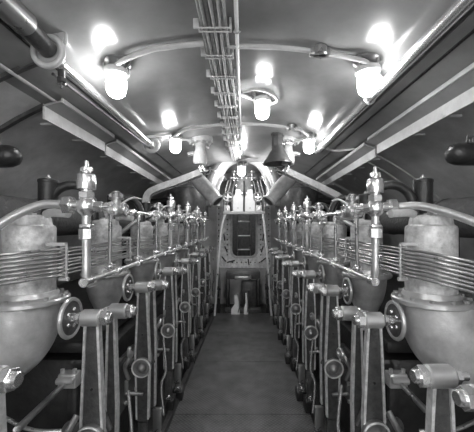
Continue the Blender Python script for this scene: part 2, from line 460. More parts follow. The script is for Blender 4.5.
# small tubes on the right hull
def htube(pts, r, lab, mat='duct'):
    L = hullpt(pts[0][0], pts[0][1], .02)
    o = MB().tube([hullpt(x, y, .02) - L for x, y in pts], r, 8).build('thin_tube', mat); o.location = L
    return tag(o, lab, 'pipe', 'thin tubes on the right hull side')
htube([(1.16, .9), (1.16, 1.5), (1.15, 2.3)], .009, 'thin pale tube along the upper right hull above the ledge')
htube([(-1.13, 1.0), (-1.13, 1.6), (-1.13, 2.2)], .009, 'thin pale tube along the upper left hull above the ledge')
htube([(.80, 3.25), (.98, 3.2), (1.06, 3.05), (1.12, 2.9)], .011, 'short wavy pale tube between the right lamp and the ledge')
htube([(1.2, 2.85), (1.45, 2.85), (1.7, 2.85), (1.9, 2.85)], .009, 'thin tube slanting down the right hull behind the near valve')
htube([(1.2, 3.1), (1.45, 3.1), (1.7, 3.1), (1.9, 3.1)], .009, 'second thin tube slanting down the right hull behind the near valve')

# ---------------------------------------------------------------- longitudinal ledges (ducts)
def ledge(s, y0, y1, z0, z1, lab, drop=0):
    t = thing('side_ledge', (s * 1.15, y0, z0), lab, 'duct', 'pale longitudinal ledges under the hull curve')
    L = y1 - y0; dz = z1 - z0
    MB().loft([[(0, yy, zz), (0, yy, .075 + zz), (s * .012, yy, .075 + zz), (s * .012, yy, zz)] for yy, zz in ((0, 0), (L, dz))]).build('face_plate', 'duct', t, smooth=False)
    MB().loft([[(0, yy, .075 + zz), (-s * .07, yy + .04, .115 + zz), (-s * .07, yy + .04, .125 + zz), (s * .012, yy, .085 + zz)] for yy, zz in ((0, 0), (L, dz))]).build('trough', 'hull', t, smooth=False)
    MB().loft([[(-s * .07, yy, .115 + zz), (-s * .08, yy, .115 + zz), (-s * .08, yy, .14 + zz), (-s * .07, yy, .14 + zz)] for yy, zz in ((.04, 0), (L, dz))]).build('lip', 'duct', t, smooth=False)
    each('bracket', 'wall', t, range(int(L / .35)), lambda mb, i: mb.box((s * .05, .12 + i * .35, .01 + dz * (.12 + i * .35) / L), (.10, .02, .012)))
ledge(-1, 1.74, 2.5, 2.17, 2.17, 'nearer pale ledge with its blunt end at left')
ledge(-1, 2.52, 4.5, 2.15, 2.11, 'farther pale ledge on the left, beyond the gap')
ledge(1, .55, 2.58, 2.17, 2.17, 'nearer pale ledge at upper right, running out of the frame')
ledge(1, 2.62, 4.4, 2.15, 2.11, 'farther pale ledge on the right, beyond the gap')

# dark rounded pipe ends by the side
for s in (-1, 1):
    t = thing('dark_flask', (1.04 * s if s < 0 else .95, 1.4, EYE + (.325 if s < 0 else .335)), 'dark round-ended flask high at the %s picture edge' % SIDE[s], 'flask', 'dark flasks at the picture edges')
    MB().lathe((0, 0, 0), (s, 0, 0), [(.001, 0), (.026, .006), (.042, .02), (.051, .045), (.053, .08), (.053, .75)], 20).build('shell', 'black', t)
    mb = MB(); mb.cyl((s * .12, 0, .04), (s * .12, 0, .075), .012); mb.box((s * .12, 0, .08), (.04, .01, .01)); mb.cyl((s * .09, 0, .045), (s * .1, 0, .09), .004, n=6)
    mb.build('valve', 'iron', t)
    MB().cyl((s * .5, 0, -.0), (s * .7, 0, .35), .02).build('hanger', 'iron', t)
    t = thing('exhaust_main', (s * 1.32, 1.2, 1.60), 'long dark lagged exhaust pipe low against the %s hull side' % SIDE[s], 'pipe', 'lagged exhaust mains')
    MB().cyl((0, 0, 0), (0, 4.2, 0), .12, n=24).build('lagging', 'lag', t)
    each('band', 'iron', t, range(6), lambda mb, i: mb.cyl((0, .02 + i * .7, 0), (0, .05 + i * .7, 0), .127, n=24))
    each('support', 'black', t, range(3), lambda mb, i: mb.box((0, .7 + i * 1.3, -.39), (.06, .06, .55)))

# ---------------------------------------------------------------- engine beds
for s in (-1, 1):
    xi, xo = s * (XL[s] + .16), s * 2.0
    xc = (xi + xo) / 2; w = abs(xo - xi)
    t = thing('engine_crankcase', (0, 0, 0), 'long dark cast iron crankcase of the %s engine under its cylinders' % SIDE[s], 'engine', 'engine crankcases')
    MB().box((xc, 3.55, .42), (w, 3.9, .84), .03).build('casing', 'black', t)
    mb = MB(); mb.box((s * (XL[s] + .10), 3.3, .06), (.2, 4.4, .10), .01); mb.build('bed_flange', 'black', t)
    mb = MB(); mb.box((xc, 3.55, .9), (w - .1, 3.9, .06), .01); mb.build('top_deck', 'black', t)
    for k in range(6):
        y = Y0[s] + PT[s] * (k + .98)
        d = MB().box((xi - s * .012, y, .55), (.03, .42, .34), .012).build('inspection_door', 'iron', t)
        each('door_bolt', 'bolt', d, [(dy, dz) for dy in (-.17, 0, .17) for dz in (-.13, .13)], lambda mb, dy, dz: mb.hex((xi - s * .025, y + dy, .55 + dz), (xi - s * .045, y + dy, .55 + dz), .013))
    t = thing('floor_pump', (s * 1.08, 1.32, 0), 'low dark pump on the deck before the %s crankcase' % SIDE[s], 'pump', 'low deck pumps')
    MB().lathe((0, 0, 0), (0, 0, 1), [(.13, 0), (.13, .03), (.09, .05), (.085, .26), (.11, .28), (.11, .31), (.05, .34), (.03, .42)], 24).build('barrel', 'iron', t)
    MB().tube([(-s * .08, 0, .18), (-s * .2, -.03, .19), (-s * .26, -.05, .12), (-s * .26, -.05, .0)], .022, 12).build('suction_pipe', 'pipe', t)
    boltring(t, 'cover_bolt', 'bolt', (0, 0, .305), (0, 0, 1), .095, 8, .012, .015)
    t = thing('control_rod', (s * (.86 if s < 0 else .76), 1.46, .79), 'slanting control rod and bracket low beside the near %s lever' % SIDE[s], 'rod', 'slanting control rods')
    e = Vector((-s * .15, -.52, .12)) if s < 0 else Vector((-s * .06, -.42, .05))
    MB().cyl((0, -.03, 0), e, .012, n=10).build('rod', 'pipe', t)
    mb = MB(); mb.box((0, .03, 0), (.09, .06, .07), .008); mb.cyl((-.04, -.01, .01), (.04, -.01, .01), .016); mb.hex((-.03, .02, .03), (-.03, .02, .055), .011); mb.hex((.03, .02, .03), (.03, .02, .055), .011)
    mb.build('bracket', 'worn', t)
    MB().box((0, .06, -.40), (.05, .03, .78), .005).build('stand', 'black', t)
    for j, (x, y, z, dx, dy, dz) in enumerate(((.80, 1.36, .62, .28, .0, .06), (.78, 1.34, .48, .32, .03, -.1))):
        tag(MB().tube([(s * x, y, z), (s * (x + dx * .5), y - .02, z + dz * .3), (s * (x + dx), y + dy, z + dz)], .009, 8).build('oil_pipe', 'pipe'),
            '%s thin oil pipe in the dark low beside the near %s lever' % (('upper', 'lower')[j], SIDE[s]), 'pipe', 'thin low oil pipes')

# ---------------------------------------------------------------- cylinders
def make_cyl(s, elbow):
    t = thing('engine_cylinder', (0, 0, 0), '', 'cylinder', 'cylinders of the %s engine' % SIDE[s])
    MB().lathe((0, 0, 1.25), (0, 0, 1), [(.096, 0), (.098, .03), (.098, .29), (.094, .30)], 36).build('barrel', 'drum', t)
    MB().lathe((0, 0, 1.55), (0, 0, 1), [(.092, 0), (.084, .006), (.080, .03), (.074, .042), (.04, .048), (.025, .048), (.025, .055)], 36).build('lid', 'drum', t)
    MB().lathe((0, 0, 1.225), (0, 0, 1), [(.147, 0), (.152, .005), (.152, .018), (.147, .024), (.112, .030), (.104, .05)], 40).build('flange', 'worn', t)
    boltring(bpy.data.objects[t.children[-1].name], 'flange_bolt', 'bolt', (0, 0, 1.245), (0, 0, 1), .134, 12, .010, .016)
    mb = MB()
    if elbow:
        mb.tube([(s * .03, 0, 1.23), (s * .03, 0, 1.15), (s * .05, 0, 1.085), (s * .10, 0, 1.03), (s * .19, 0, .99), (s * .33, 0, .975), (s * .6, 0, .975)], .140, 32, sm=6)
        mb.build('exhaust_elbow', 'bowl', t)
    else:
        mb.lathe((0, 0, 1.23), (0, 0, -1), [(.122, 0), (.120, .05), (.113, .10), (.098, .155), (.078, .20), (.062, .235), (.056, .3), (.06, .34)], 32)
        mb.build('bell_base', 'bowl', t)
    mb = MB(); mb.tube([(-s * .085, -.02, 1.60), (-s * .12, -.04, 1.605), (-s * .2, -.06, 1.60)], .017, 14, sm=4); mb.build('inlet_stub', 'duct', t)
    mb = MB(); mb.hex((-s * .03, -.045, 1.59), (-s * .03, -.045, 1.62), .012); mb.cyl((-s * .03, -.045, 1.62), (-s * .03, -.045, 1.635), .006)
    mb.build('lid_stud', 'bolt', t)
    mb = MB(); mb.tube([(-s * .0, .1, 1.60), (-s * .02, .13, 1.70), (-s * .06, .17, 1.745), (-s * .12, .2, 1.74), (-s * .16, .22, 1.66), (-s * .17, .22, 1.58)], .022, 12)
    mb.build('arched_pipe', 'black', t)
    return t
for s in (-1, 1):
    for k in range(7):
        loc = (s * XD[s], 1.28 + k * PT[s], 0)
        lab = '%s mottled grey engine cylinder from the camera, %s row' % (ORD[k], SIDE[s]) if k else \
              'nearest big mottled cylinder on the %s, with the smooth elbow below its flange' % SIDE[s]
        if k == 0: t = make_cyl(s, True); t.location = loc; t['label'] = lab
        elif k == 1: proto = make_cyl(s, False); proto.location = loc; proto['label'] = lab
        else: dup(proto, loc, lab)
    proto = None
    for k in range(7):
        x = s * (.915 if s < 0 else .845); loc = (x, 1.41 + k * PT[s], 1.60)
        lab = '%s black lubricator pot from the camera above the %s cylinders' % (ORD[k], SIDE[s])
        if proto is None:
            proto = thing('lubricator_pot', loc, lab, 'lubricator', 'black lubricator pots of the %s engine' % SIDE[s])
            MB().lathe((0, 0, .035), (0, 0, 1), [(.038, 0), (.042, .005), (.042, .118), (.044, .12), (.044, .13), (.038, .135)], 24).build('cup', 'black', proto)
            mb = MB(); mb.hex((0, 0, .168), (0, 0, .18), .012); mb.cyl((0, 0, .17), (0, 0, .19), .005); mb.build('lid_nut', 'bolt', proto)
            MB().tube([(-s * .0, 0, .04), (0, 0, .02), (-s * .0, -.035, -.01)], .016, 10).build('stem', 'iron', proto)
        else: dup(proto, loc, lab)

# ---------------------------------------------------------------- lever posts
def make_lever(s, primary):
    nm = 'rocker_post'
    t = thing(nm, (0, 0, 0), '', 'engine lever', ('front' if primary else 'rear') + ' rocker posts of the %s engine' % SIDE[s])
    ztop = 1.17 if s < 0 else 1.145; zp = .685 if s < 0 else .67
    wf = 1.0 if primary else .62; ox = 0 if primary else s * .035
    th = .016
    pro = [(ztop - .02, .028), (1.04, .033), (.92, .038), (zp + .05, .046), (zp - .05, .043), (.36, .038), (.345, .030)]
    mb = MB()
    pro = [(z, w * wf) for z, w in pro]
    pts = [(ox + w, 0, z) for z, w in pro] + [(ox - w, 0, z) for z, w in reversed(pro)]
    mb.prism(pts, (0, th, 0)); mb.build('web', 'lever', t, smooth=False)
    for q in (-1, 1):
        mb = MB(); secs = []
        for z, w in pro[:-1]:
            x = ox + q * w; secs.append([(x - q * .008, -.007, z), (x + q * .002, -.007, z), (x + q * .002, th + .007, z), (x - q * .008, th + .007, z)])
        mb.loft(secs); mb.build('edge_rib', 'rib', t, smooth=False)
    mb = MB(); mb.cyl((-.042, .01, ztop), (.036, .01, ztop), .035, n=24, ch=.004); mb.build('hub', 'worn', t)
    i = -s # aisle side
    mb = MB(); a = .036 if i > 0 else -.042
    mb.hex((a, .01, ztop), (a + i * .026, .01, ztop), .033, ph=.3); mb.cyl((a + i * .02, .01, ztop), (a + i * .042, .01, ztop), .021, n=16)
    mb.build('hub_nut', 'steel', t)
    mb = MB(); b = -.042 if i > 0 else .036
    mb.cyl((b, .01, ztop), (b - i * .05, .01, ztop), .014, n=14); mb.hex((b - i * .008, .01, ztop), (b - i * .024, .01, ztop), .024); mb.build('shaft', 'steel', t)
    # foot
    mb = MB(); mb.box((0, .01, .23), (.058, .03, .22), .006); mb.cyl((0, -.008, .12), (0, .03, .12), .036, n=20); mb.build('foot_link', 'lever' if primary else 'pipe', t)
    mb = MB(); mb.torus((0, -.012, .12), (0, 1, 0), .02, .006, 18, 6); mb.cyl((0, -.02, .12), (0, .04, .12), .011, n=12); mb.build('foot_pin', 'steel', t)
    mb = MB(); mb.box((0, .03, .05), (.09, .12, .12), .01); mb.build('foot_block', 'black', t)
    if primary:
        mb = MB(); mb.lathe((0, -.002, zp), (0, -1, 0), [(.058, 0), (.060, .014), (.058, .024), (.052, .026), (.048, .014), (.032, .016), (.026, .032), (.016, .042), (.001, .046)], 32)
        mb.build('pivot_disc', 'pipe', t)
        MB().torus((0, -.026, zp), (0, 1, 0), .055, .005, 32, 8).build('disc_rim', 'rib', t)
        mb = MB(); mb.cyl((-.055, .045, zp), (-.02, .045, zp + .09), .012); mb.cyl((.055, .045, zp), (.02, .045, zp + .09), .012); mb.cyl((0, .02, zp), (s * .135, .05, zp), .03)
        mb.build('pivot_bracket', 'iron', t)
        mb = MB(); mb.cyl((-.01 * s, -.02, zp - .16), (s * .09, -.03, zp - .15), .011, n=10); mb.box((s * .09, -.02, zp - .12), (.022, .02, .09), .005)
        mb.tube([(s * .085, 0, zp - .08), (s * .1, -.02, zp - .0), (s * .075, -.03, zp + .05), (s * .06, 0, zp + .09)], .013, 8)
        mb.build('catch_handle', 'pipe', t)
        MB().cyl((0, 0, .88), (0, -.006, .88), .006, n=8).build('oil_hole', 'black', t)
    else:
        mb = MB(); mb.tube([(-s * .045, .0, .80), (-s * .06, 0, .6), (-s * .03, 0, .5), (-s * .045, 0, .3)], .008, 8); mb.build('drain_pipe', 'steel', t)
        mb = MB(); mb.torus((i * .05, .0, ztop - .19), (1, .3, 0), .018, .009, 16, 8); mb.build('guide_eye', 'pipe', t)
    return t
for s in (-1, 1):
    A = None; B = None
    ks = list(range(7))
    for k in ks:
        y = LY[s][k]
        la = 'front rocker post number %s from the camera in the %s row, with domed pivot disc' % (ORD[k].replace('first', 'one').replace('second', 'two').replace('third', 'three').replace('fourth', 'four').replace('fifth', 'five').replace('sixth', 'six').replace('seventh', 'seven'), SIDE[s])
        lb = 'slimmer rear rocker post tucked behind the %s front post of the %s row' % (ORD[k], SIDE[s])
        if A is None: A = make_lever(s, True); A.location = (s * XL[s], y, 0); A['label'] = la
        else: dup(A, (s * XL[s], y, 0), la)
        if B is None: B = make_lever(s, False); B.location = (s * (XL[s] - .04), y + .17, -.02); B['label'] = lb
        else: dup(B, (s * (XL[s] - .04), y + .17, -.02), lb)
    if s < 0:
        dup(A, (s * (.675), .79, -.03), 'rocker post at the lower left corner, only its hub nut in frame')
    else:
        dup(A, (s * .61, .92, -.06), 'rocker post with large hub low at the right edge')
        dup(B, (s * .66, .80, -.06), 'nearest rocker post, cut by the lower right corner')
    W = None
    for k in range(7):
        y = LY[s][k]; loc = (s * (XL[s] + .092), y + .01, (1.17 if s < 0 else 1.145))
        lab = '%s spoked handwheel from the camera, outboard of the %s rocker posts' % (ORD[k], SIDE[s])
        if W is None:
            W = thing('hand_wheel', loc, lab, 'handwheel', 'handwheels of the %s engine' % SIDE[s])
            MB().torus((0, 0, 0), (1, 0, 0), .076, .009, 32, 8).build('rim', 'worn', W)
            mb = MB(); mb.lathe((-.004, 0, 0), (1, 0, 0), [(.074, 0), (.074, .008)], 32); mb.build('disc', 'iron', W)
            mb = MB(); mb.cyl((-.03, 0, 0), (.03, 0, 0), .02, n=16); mb.hex((-s * .03, 0, 0), (-s * .042, 0, 0), .014)
            mb.build('boss', 'steel', W)
            each('stud', 'steel', W, range(5), lambda mb, a: mb.ball((-s * .006, .036 * math.cos(a * 1.257), .036 * math.sin(a * 1.257)), .009, 8))
        else: dup(W, loc, lab)

# ---------------------------------------------------------------- tube bundles
for s in (-1, 1):
    xb = XB[s]; zt = 1.455
    t = thing('fuel_tube_bundle', (s * xb, 0, zt), 'row of eight stacked fuel tubes clamped along the %s cylinders' % SIDE[s], 'pipes', 'fuel tube bundles')
    for i in range(8):
        z = -.0148 * i
        f = i % 3 * .006
        pts = [(s * (.62), .93 + f, z * 1.15 - .02 + .03 * (i % 2)), (s * (.38), .98 + f, z * 1.1 - .03), (s * .14, 1.06 + f, z * 1.02 - .01), (s * .03, 1.14, z + .0), (0, 1.24, z)]
        dz = 0 if s < 0 else -.07
        pts = [(p[0], p[1], p[2] + dz * min(1, p[0] / s / .5)) for p in pts]
        pts = [(p[0], p[1] + .0, p[2]) for p in pts]
        y = 1.5
        while y < 5.4:
            pts.append((s * .004 * math.sin(y * 5 + i * 2), y, z + .005 * math.sin(y * 4.2 + i * 1.7))); y += .24
        MB().tube(pts, .0058, 8, sm=4).build('tube', 'tubes', t)
    for k in range(6):
        y = 1.24 + PT[s] * k * .99
        mb = MB(); mb.box((-s * .011, y, -.052), (.007, .012, .140), .002); mb.box((s * .011, y, -.052), (.007, .012, .140), .002)
        for i in range(9): mb.box((0, y, .0074 - .0148 * i), (.022, .014, .004))
        mb.cyl((-s * .02, y, -.125), (s * .02, y, -.125), .008, n=8); mb.box((s * .03, y, .02), (.08, .02, .012))
        mb.build('clamp', 'duct', t)

# ---------------------------------------------------------------- valve gear along each row
def make_valve(s):
    t = thing('fuel_valve', (0, 0, 0), '', 'valve', 'upright fuel valves of the %s engine' % SIDE[s])
    MB().lathe((0, 0, -.036), (0, 0, 1), [(.016, 0), (.024, .008), (.034, .02), (.037, .036), (.034, .052), (.024, .066), (.022, .07)], 24).build('body', 'steel', t)
    mb = MB(); mb.hex((0, 0, .03), (0, 0, .056), .030); mb.lathe((0, 0, .056), (0, 0, 1), [(.02, 0), (.02, .006), (.033, .01), (.034, .014), (.034, .062), (.03, .068), (.012, .072), (.012, .084)], 24)
    mb.build('bonnet', 'steel', t)
    mb = MB(); mb.box((0, 0, .148 - .006), (.046, .014, .018), .004); mb.box((0, 0, .148 - .006), (.014, .04, .018), .004); mb.cyl((0, 0, .14), (0, 0, .175), .008); mb.cyl((0, 0, .12), (0, 0, .14), .013)
    mb.build('cross_cap', 'steel', t)
    mb = MB(); mb.cyl((0, 0, -.07), (0, 0, -.03), .016); mb.box((0, 0, -.075), (.044, .03, .014), .004); mb.hex((0, 0, -.125), (0, 0, -.085), .027, ph=.5)
    mb.build('union_nut', 'steel', t)
    MB().tube([(0, 0, -.12), (0, 0, -.2), (0, 0, -.265), (0, .015, -.297), (0, .05, -.302)], .0155, 14).build('down_pipe', 'worn', t)
    mb = MB(); mb.cyl((s * .02, 0, .005), (s * .055, 0, .005), .02); mb.hex((s * .055, 0, .005), (s * .085, 0, .005), .036)
    mb.build('side_union', 'steel', t)
    MB().tube([(s * .07, 0, .005), (s * .11, 0, .008), (s * .17, -.005 if s < 0 else -.045, .006), (s * .25, -.02 if s < 0 else -.115, -.03), (s * .33, -.04 if s < 0 else -.20, -.09), (s * .42, -.07 if s < 0 else -.26, -.17)], .0165, 18).build('delivery_pipe', 'worn', t)
    mb = MB(); mb.cyl((-s * .02, 0, .0), (-s * .06, .0, .0), .014); mb.hex((-s * .032, 0, .0), (-s * .058, .0, .0), .021); mb.cyl((-s * .06, 0, 0), (-s * .085, 0, 0), .008)
    mb.build('aisle_union', 'steel', t)
    mb = MB(); mb.cyl((0, .02, 0), (0, .1, 0), .014); mb.hex((0, .05, 0), (0, .075, 0), .022)
    mb.build('rear_union', 'worn', t)
    return t
VY = {-1: [1.15, 2.50, 3.25, 3.95, 4.65], 1: [1.27, 2.62, 3.3, 3.95, 4.6]}
ZV = 1.625
def make_manifold(s):   # bolted manifold cluster with chain of studs
    t = thing('bolted_manifold', (0, 0, 0), '', 'manifold', 'bolted manifold blocks of the %s engine' % SIDE[s])
    mb = MB(); mb.ball((0, 0, 0), .032, 16, (1, 1.2, 1)); mb.cyl((0, -.07, 0), (0, .07, 0), .018); mb.cyl((0, 0, 0), (0, 0, .055), .022); mb.build('body', 'worn', t)
    fl = each('end_flange', 'worn', t, (-.06, .055), lambda mb, y: mb.cyl((0, y, 0), (0, y + .012, 0), .036, n=20))
    boltring(fl[0], 'flange_bolt', 'steel', (0, -.062, 0), (0, -1, 0), .027, 6, .009, .014)
    boltring(fl[1], 'flange_bolt', 'steel', (0, .068, 0), (0, 1, 0), .027, 6, .009, .014)
    mb = MB(); mb.lathe((0, 0, .05), (0, 0, 1), [(.034, 0), (.034, .01), (.022, .012), (.02, .035), (.008, .042)], 18); mb.build('top_cap', 'pipe', t)
    boltring(t.children[-1], 'cap_stud', 'steel', (0, 0, .06), (0, 0, 1), .028, 6, .006, .016)
    mb = MB(); mb.torus((-s * .045, 0, .0), (1, 0, 0), .027, .006, 20, 6); mb.cyl((0, 0, 0), (-s * .055, 0, 0), .008, n=10); mb.box((-s * .045, 0, 0), (.008, .05, .008)); mb.box((-s * .045, 0, 0), (.008, .008, .05))
    mb.build('small_wheel', 'steel', t)
    return t
def make_starter(s):
    t = thing('starting_lever', (0, 0, 0), '', 'lever', 'slim starting levers of the %s engine' % SIDE[s])
    MB().tube([(0, 0, 0), (.0, .10, .045), (0, .22, .075), (0, .34, .078)], .006, 8).build('handle', 'duct', t)
    mb = MB(); mb.cyl((-.02, 0, 0), (.02, 0, 0), .013); mb.box((0, 0, -.02), (.012, .012, .06)); mb.build('pivot', 'worn', t)
    return t
def make_link(s):
    t = thing('valve_rod', (0, 0, 0), '', 'rod', 'upright valve rods of the %s engine' % SIDE[s])
    MB().cyl((0, 0, 0), (0, .01, .24), .0085, n=10).build('rod', 'pipe', t)
    mb = MB(); mb.ball((0, 0, 0), .017, 10); mb.cyl((-s * .02, 0, 0), (s * .02, 0, 0), .01, n=10); mb.build('lower_joint', 'steel', t)
    mb = MB(); mb.ball((0, .015, .25), .015, 10); mb.box((0, .015, .23), (.022, .022, .03), .003); mb.build('upper_joint', 'steel', t)
    return t
def make_cock(s):
    t = thing('indicator_cock', (0, 0, 0), '', 'cock', 'small indicator cocks of the %s engine' % SIDE[s])
    mb = MB(); mb.cyl((0, 0, 0), (0, 0, .05), .012); mb.ball((0, 0, .05), .021, 12); mb.cyl((0, 0, .05), (0, 0, .1), .011); mb.build('body', 'steel', t)
    mb = MB(); mb.hex((0, 0, .085), (0, 0, .1), .017); mb.box((0, 0, .112), (.04, .008, .012), .003); mb.cyl((0, 0, .1), (0, 0, .125), .006); mb.build('tap_handle', 'steel', t)
    mb = MB(); mb.tube([(0, 0, .05), (s * .05, -.01, .055), (s * .10, -.02, .03), (s * .17, -.03, -.02)], .007, 8); mb.build('outlet_tube', 'steel', t)
    return t
for s in (-1, 1):
    xv = .60 if s < 0 else .56
    # header pipe at valve height
    t = thing('fuel_header', (s * xv, VY[s][0] + .05, ZV), 'polished fuel header pipe linking the upright valves of the %s engine' % SIDE[s], 'pipe', 'fuel header pipes')
    MB().cyl((0, .03, 0), (0, 4.05, 0), .010, n=12).build('pipe', 'steel', t)
    each('coupling', 'steel', t, range(12), lambda mb, i: mb.hex((0, .42 + i * .3, 0), (0, .45 + i * .3, 0), .019))
    # rail with joints at z 1.33
    t = thing('cam_rail', (s * (xv - .005), 1.15 if s < 0 else 1.29, 1.338 if s < 0 else 1.315), 'long polished shaft with collars below the valves on the %s' % SIDE[s], 'shaft', 'long cam shafts')
    MB().cyl((0, -.02, 0), (0, 4.0, .02), .0105, n=14).build('shaft', 'worn', t)
    MB().cyl((-s * .0, -.03, 0), (0, .02, 0), .018, n=16).torus((0, -.03, 0), (0, 1, 0), .014, .005, 16, 6).build('end_boss', 'steel', t)
    each('collar', 'steel', t, range(13), lambda mb, i: mb.cyl((0, .25 + i * .29, .00145 * i), (0, .285 + i * .29, .00145 * i), .018, n=14).box((s * .03, .267 + i * .29, -.005), (.07, .02, .014), .003))
    V = None
    for j, y in enumerate(VY[s]):
        loc = (s * xv, y, ZV if j == 0 else ZV + .015)
        lab = ('large polished upright fuel valve with curved delivery pipe, nearest on the %s' % SIDE[s]) if j == 0 else '%s upright fuel valve from the camera on the %s side' % (ORD[j], SIDE[s])
        if V is None: V = make_valve(s); V.location = loc; V['label'] = lab
        else: dup(V, loc, lab)
    mf = None
    for j in range(5):
        y = VY[s][0] + .27 + j * PT[s]; loc = (s * xv, y, ZV)
        lab = '%s polished bolted manifold block from the camera on the %s fuel header' % (ORD[j], SIDE[s])
        if mf is None: mf = make_manifold(s); mf.location = loc; mf['label'] = lab
        else: dup(mf, loc, lab)
    st = None
    for j in range(4):
        y = VY[s][0] + .33 + j * PT[s]; loc = (s * (xv + .02), y, ZV + .01)
        lab = '%s slim bent starting lever from the camera, %s side' % (ORD[j], SIDE[s])
        if st is None: st = make_starter(s); st.location = loc; st['label'] = lab
        else: dup(st, loc, lab)
    lk = None; n = 0
    for j in range(9):
        y = VY[s][0] + .20 + j * PT[s] / 2 * 1.02; loc = (s * xv, y, (1.338 if s < 0 else 1.315) + .03)
        lab = '%s upright valve rod from the camera between shaft and header, %s side' % (ORD[j], SIDE[s])
        if lk is None: lk = make_link(s); lk.location = loc; lk['label'] = lab
        else: dup(lk, loc, lab)
    ck = None
    for j in range(5):
        y = VY[s][0] + 1.65 + j * .47; loc = (s * xv, y, ZV)
        lab = '%s small indicator cock from the camera atop the %s fuel header' % (ORD[j], SIDE[s])
        if ck is None: ck = make_cock(s); ck.location = loc; ck['label'] = lab
        else: dup(ck, loc, lab)

# ---------------------------------------------------------------- far overhead machinery
def P(px, py, d): return Vector(((px - 243) * d / F, d, EYE - (py - 226) * d / F))
for s in (-1, 1):
    # bottle shaped valve chest hanging from ceiling
    x = s * .60 + (.03 if s > 0 else 0)
    t = thing('valve_chest', (s * .475 + (.02 if s > 0 else 0), 3.32, hz(.475) - .01), 'pale bottle-shaped valve chest hanging from a round flange, %s of centre' % SIDE[s], 'valve chest', 'hanging valve chests')
    MB().lathe((0, 0, 0), (0, 0, -1), [(.135, -.03), (.137, .02), (.13, .03), (.065, .04)], 28).build('ceiling_flange', 'light', t)
    boltring(t.children[-1], 'flange_bolt', 'bolt', (0, 0, -.03), (0, 0, -1), .11, 10, .012, .018)
    MB().lathe((0, 0, -.035), (0, 0, -1), [(.052, 0), (.053, .07), (.064, .10), (.075, .14), (.078, .20), (.07, .235), (.04, .25)], 24).build('body', 'light', t)
    mb = MB(); mb.cyl((0, 0, -.23), (-s * .07, -.03, -.36), .020); mb.cyl((s * .03, 0, -.23), (-s * .02, -.03, -.36), .014); mb.torus((-s * .09, -.03, -.36), (-s * .4, -.2, -1), .05, .008, 20, 6); mb.cyl((s * .06, -.03, -.15), (s * .13, -.05, -.17), .025)
    mb.build('hand_gear', 'steel', t)
    # slanting ventilation trunk
    t = thing('ventilation_trunk', (0, 3.6, 0), 'pale slanting ventilation trunk rising toward the %s valve chest' % SIDE[s], 'duct', 'slanting ventilation trunks')
    if s < 0: pts = [(-1.16, 0, 1.72), (-1.16, 0, 1.86), (-1.12, 0, 1.95), (-1.0, 0, 2.01), (-.75, 0, 2.10), (-.50, 0, 2.20)]
    else: pts = [(1.25, 0, 1.82), (1.16, 0, 1.89), (1.0, 0, 1.98), (.75, 0, 2.10), (.50, 0, 2.22)]
    MB().tube(pts, .052, 4, sm=6, ph=PI / 4).build('trunk', 'light', t, smooth=False)
    mb = MB(); mb.tube([(p[0] * .995, .0, p[2] - .05) for p in pts], .012, 6); mb.build('lower_lip', 'pipe', t)
    # dark tank behind
    t = thing('dark_tank', (s * .87, 4.78, 1.66), 'big dark upright tank under the %s ventilation trunk' % SIDE[s], 'tank', 'dark tanks')
    MB().lathe((0, 0, 0), (0, 0, 1), [(.31, 0), (.32, .02), (.32, .50), (.30, .56)], 36).build('shell', 'iron', t)
    each('hoop', 'pipe', t, (.03, .48), lambda mb, z: mb.torus((0, 0, z), (0, 0, 1), .322, .010, 36, 6))
    MB().cyl((s * .3, 0, .3), (s * .74, 0, .25), .05).build('hull_bracket', 'black', t)
    # slanted cowl
    t = thing('slanted_cowl', P(243 + s * 44, 181, 4.2), 'pale slanted cowl with open round mouth, %s of centre' % SIDE[s], 'cowl', 'slanted cowls')
    dv = P(243 + s * 26, 201, 4.1) - t.location; L = dv.length
    MB().lathe((0, 0, 0), dv, [(.085, -.1), (.105, 0), (.105, L * .5), (.095, L * .85), (.085, L)], 24).build('cowl', 'light', t)
    mb = MB(); mb.torus(dv, dv, .085, .018, 24, 8); mb.build('mouth_ring', 'duct', t)
    MB().lathe(dv * .98, dv, [(.075, 0), (.075, .02)], 20).build('mouth_screen', 'iron', t)
    # arch casing near centre
    c0 = P(243 + s * 31, 206, 4.75)
    t = thing('gear_casing', c0, 'pale curved gear casing beside the far lamp, %s of centre' % SIDE[s], 'gear casing', 'curved gear casings')
    pts = [P(243 + s * a, b, 4.75) - c0 for a, b in ((31, 206), (31, 190), (27, 175), (18, 162), (6, 156))]
    MB().tube(pts, lambda u: .13 - .03 * u, 20).build('casing', 'light', t)
    MB().tube([p + Vector((-s * .0, -.10, 0)) for p in pts], .022, 8).build('casing_seam', 'bulk', t)
    each('casing_bolt', 'steel', t, [tuple(p) for p in pts], lambda mb, x, y, z: mb.hex((x, -.10, z + .03), (x, -.16, z + .03), .018))
    MB().tube([(-s * .08, -.13, .0), (-s * .10, -.15, .22), (-s * .2, -.14, .45)], .012, 8).build('curved_pipe', 'steel', t)
    # round hand wheels near centre
    t = thing('hand_wheel', P(243 + s * 15, 197, 5.12), 'small round valve wheel %s of the white boards over the doorway' % SIDE[s], 'handwheel', 'small valve wheels over the doorway')
    MB().torus((0, 0, 0), (0, 1, 0), .075, .014, 24, 8).build('rim', 'worn', t)
    mb = MB(); mb.box((0, 0, 0), (.14, .014, .016)); mb.box((0, 0, 0), (.016, .014, .14)); mb.cyl((0, -.03, 0), (0, .2, 0), .022); mb.build('spoke', 'steel', t)
    t = thing('white_block', P(243 + s * 16, 208.5, 5.15), 'small white box under the %s overhead valve wheel' % SIDE[s], 'box', 'small white boxes over the doorway')
    MB().box((0, 0, 0), (.10, .05, .11), .012).build('case', 'white', t)
    mb = MB(); mb.cyl((0, -.02, 0), (0, -.04, 0), .025); mb.build('spout', 'steel', t)
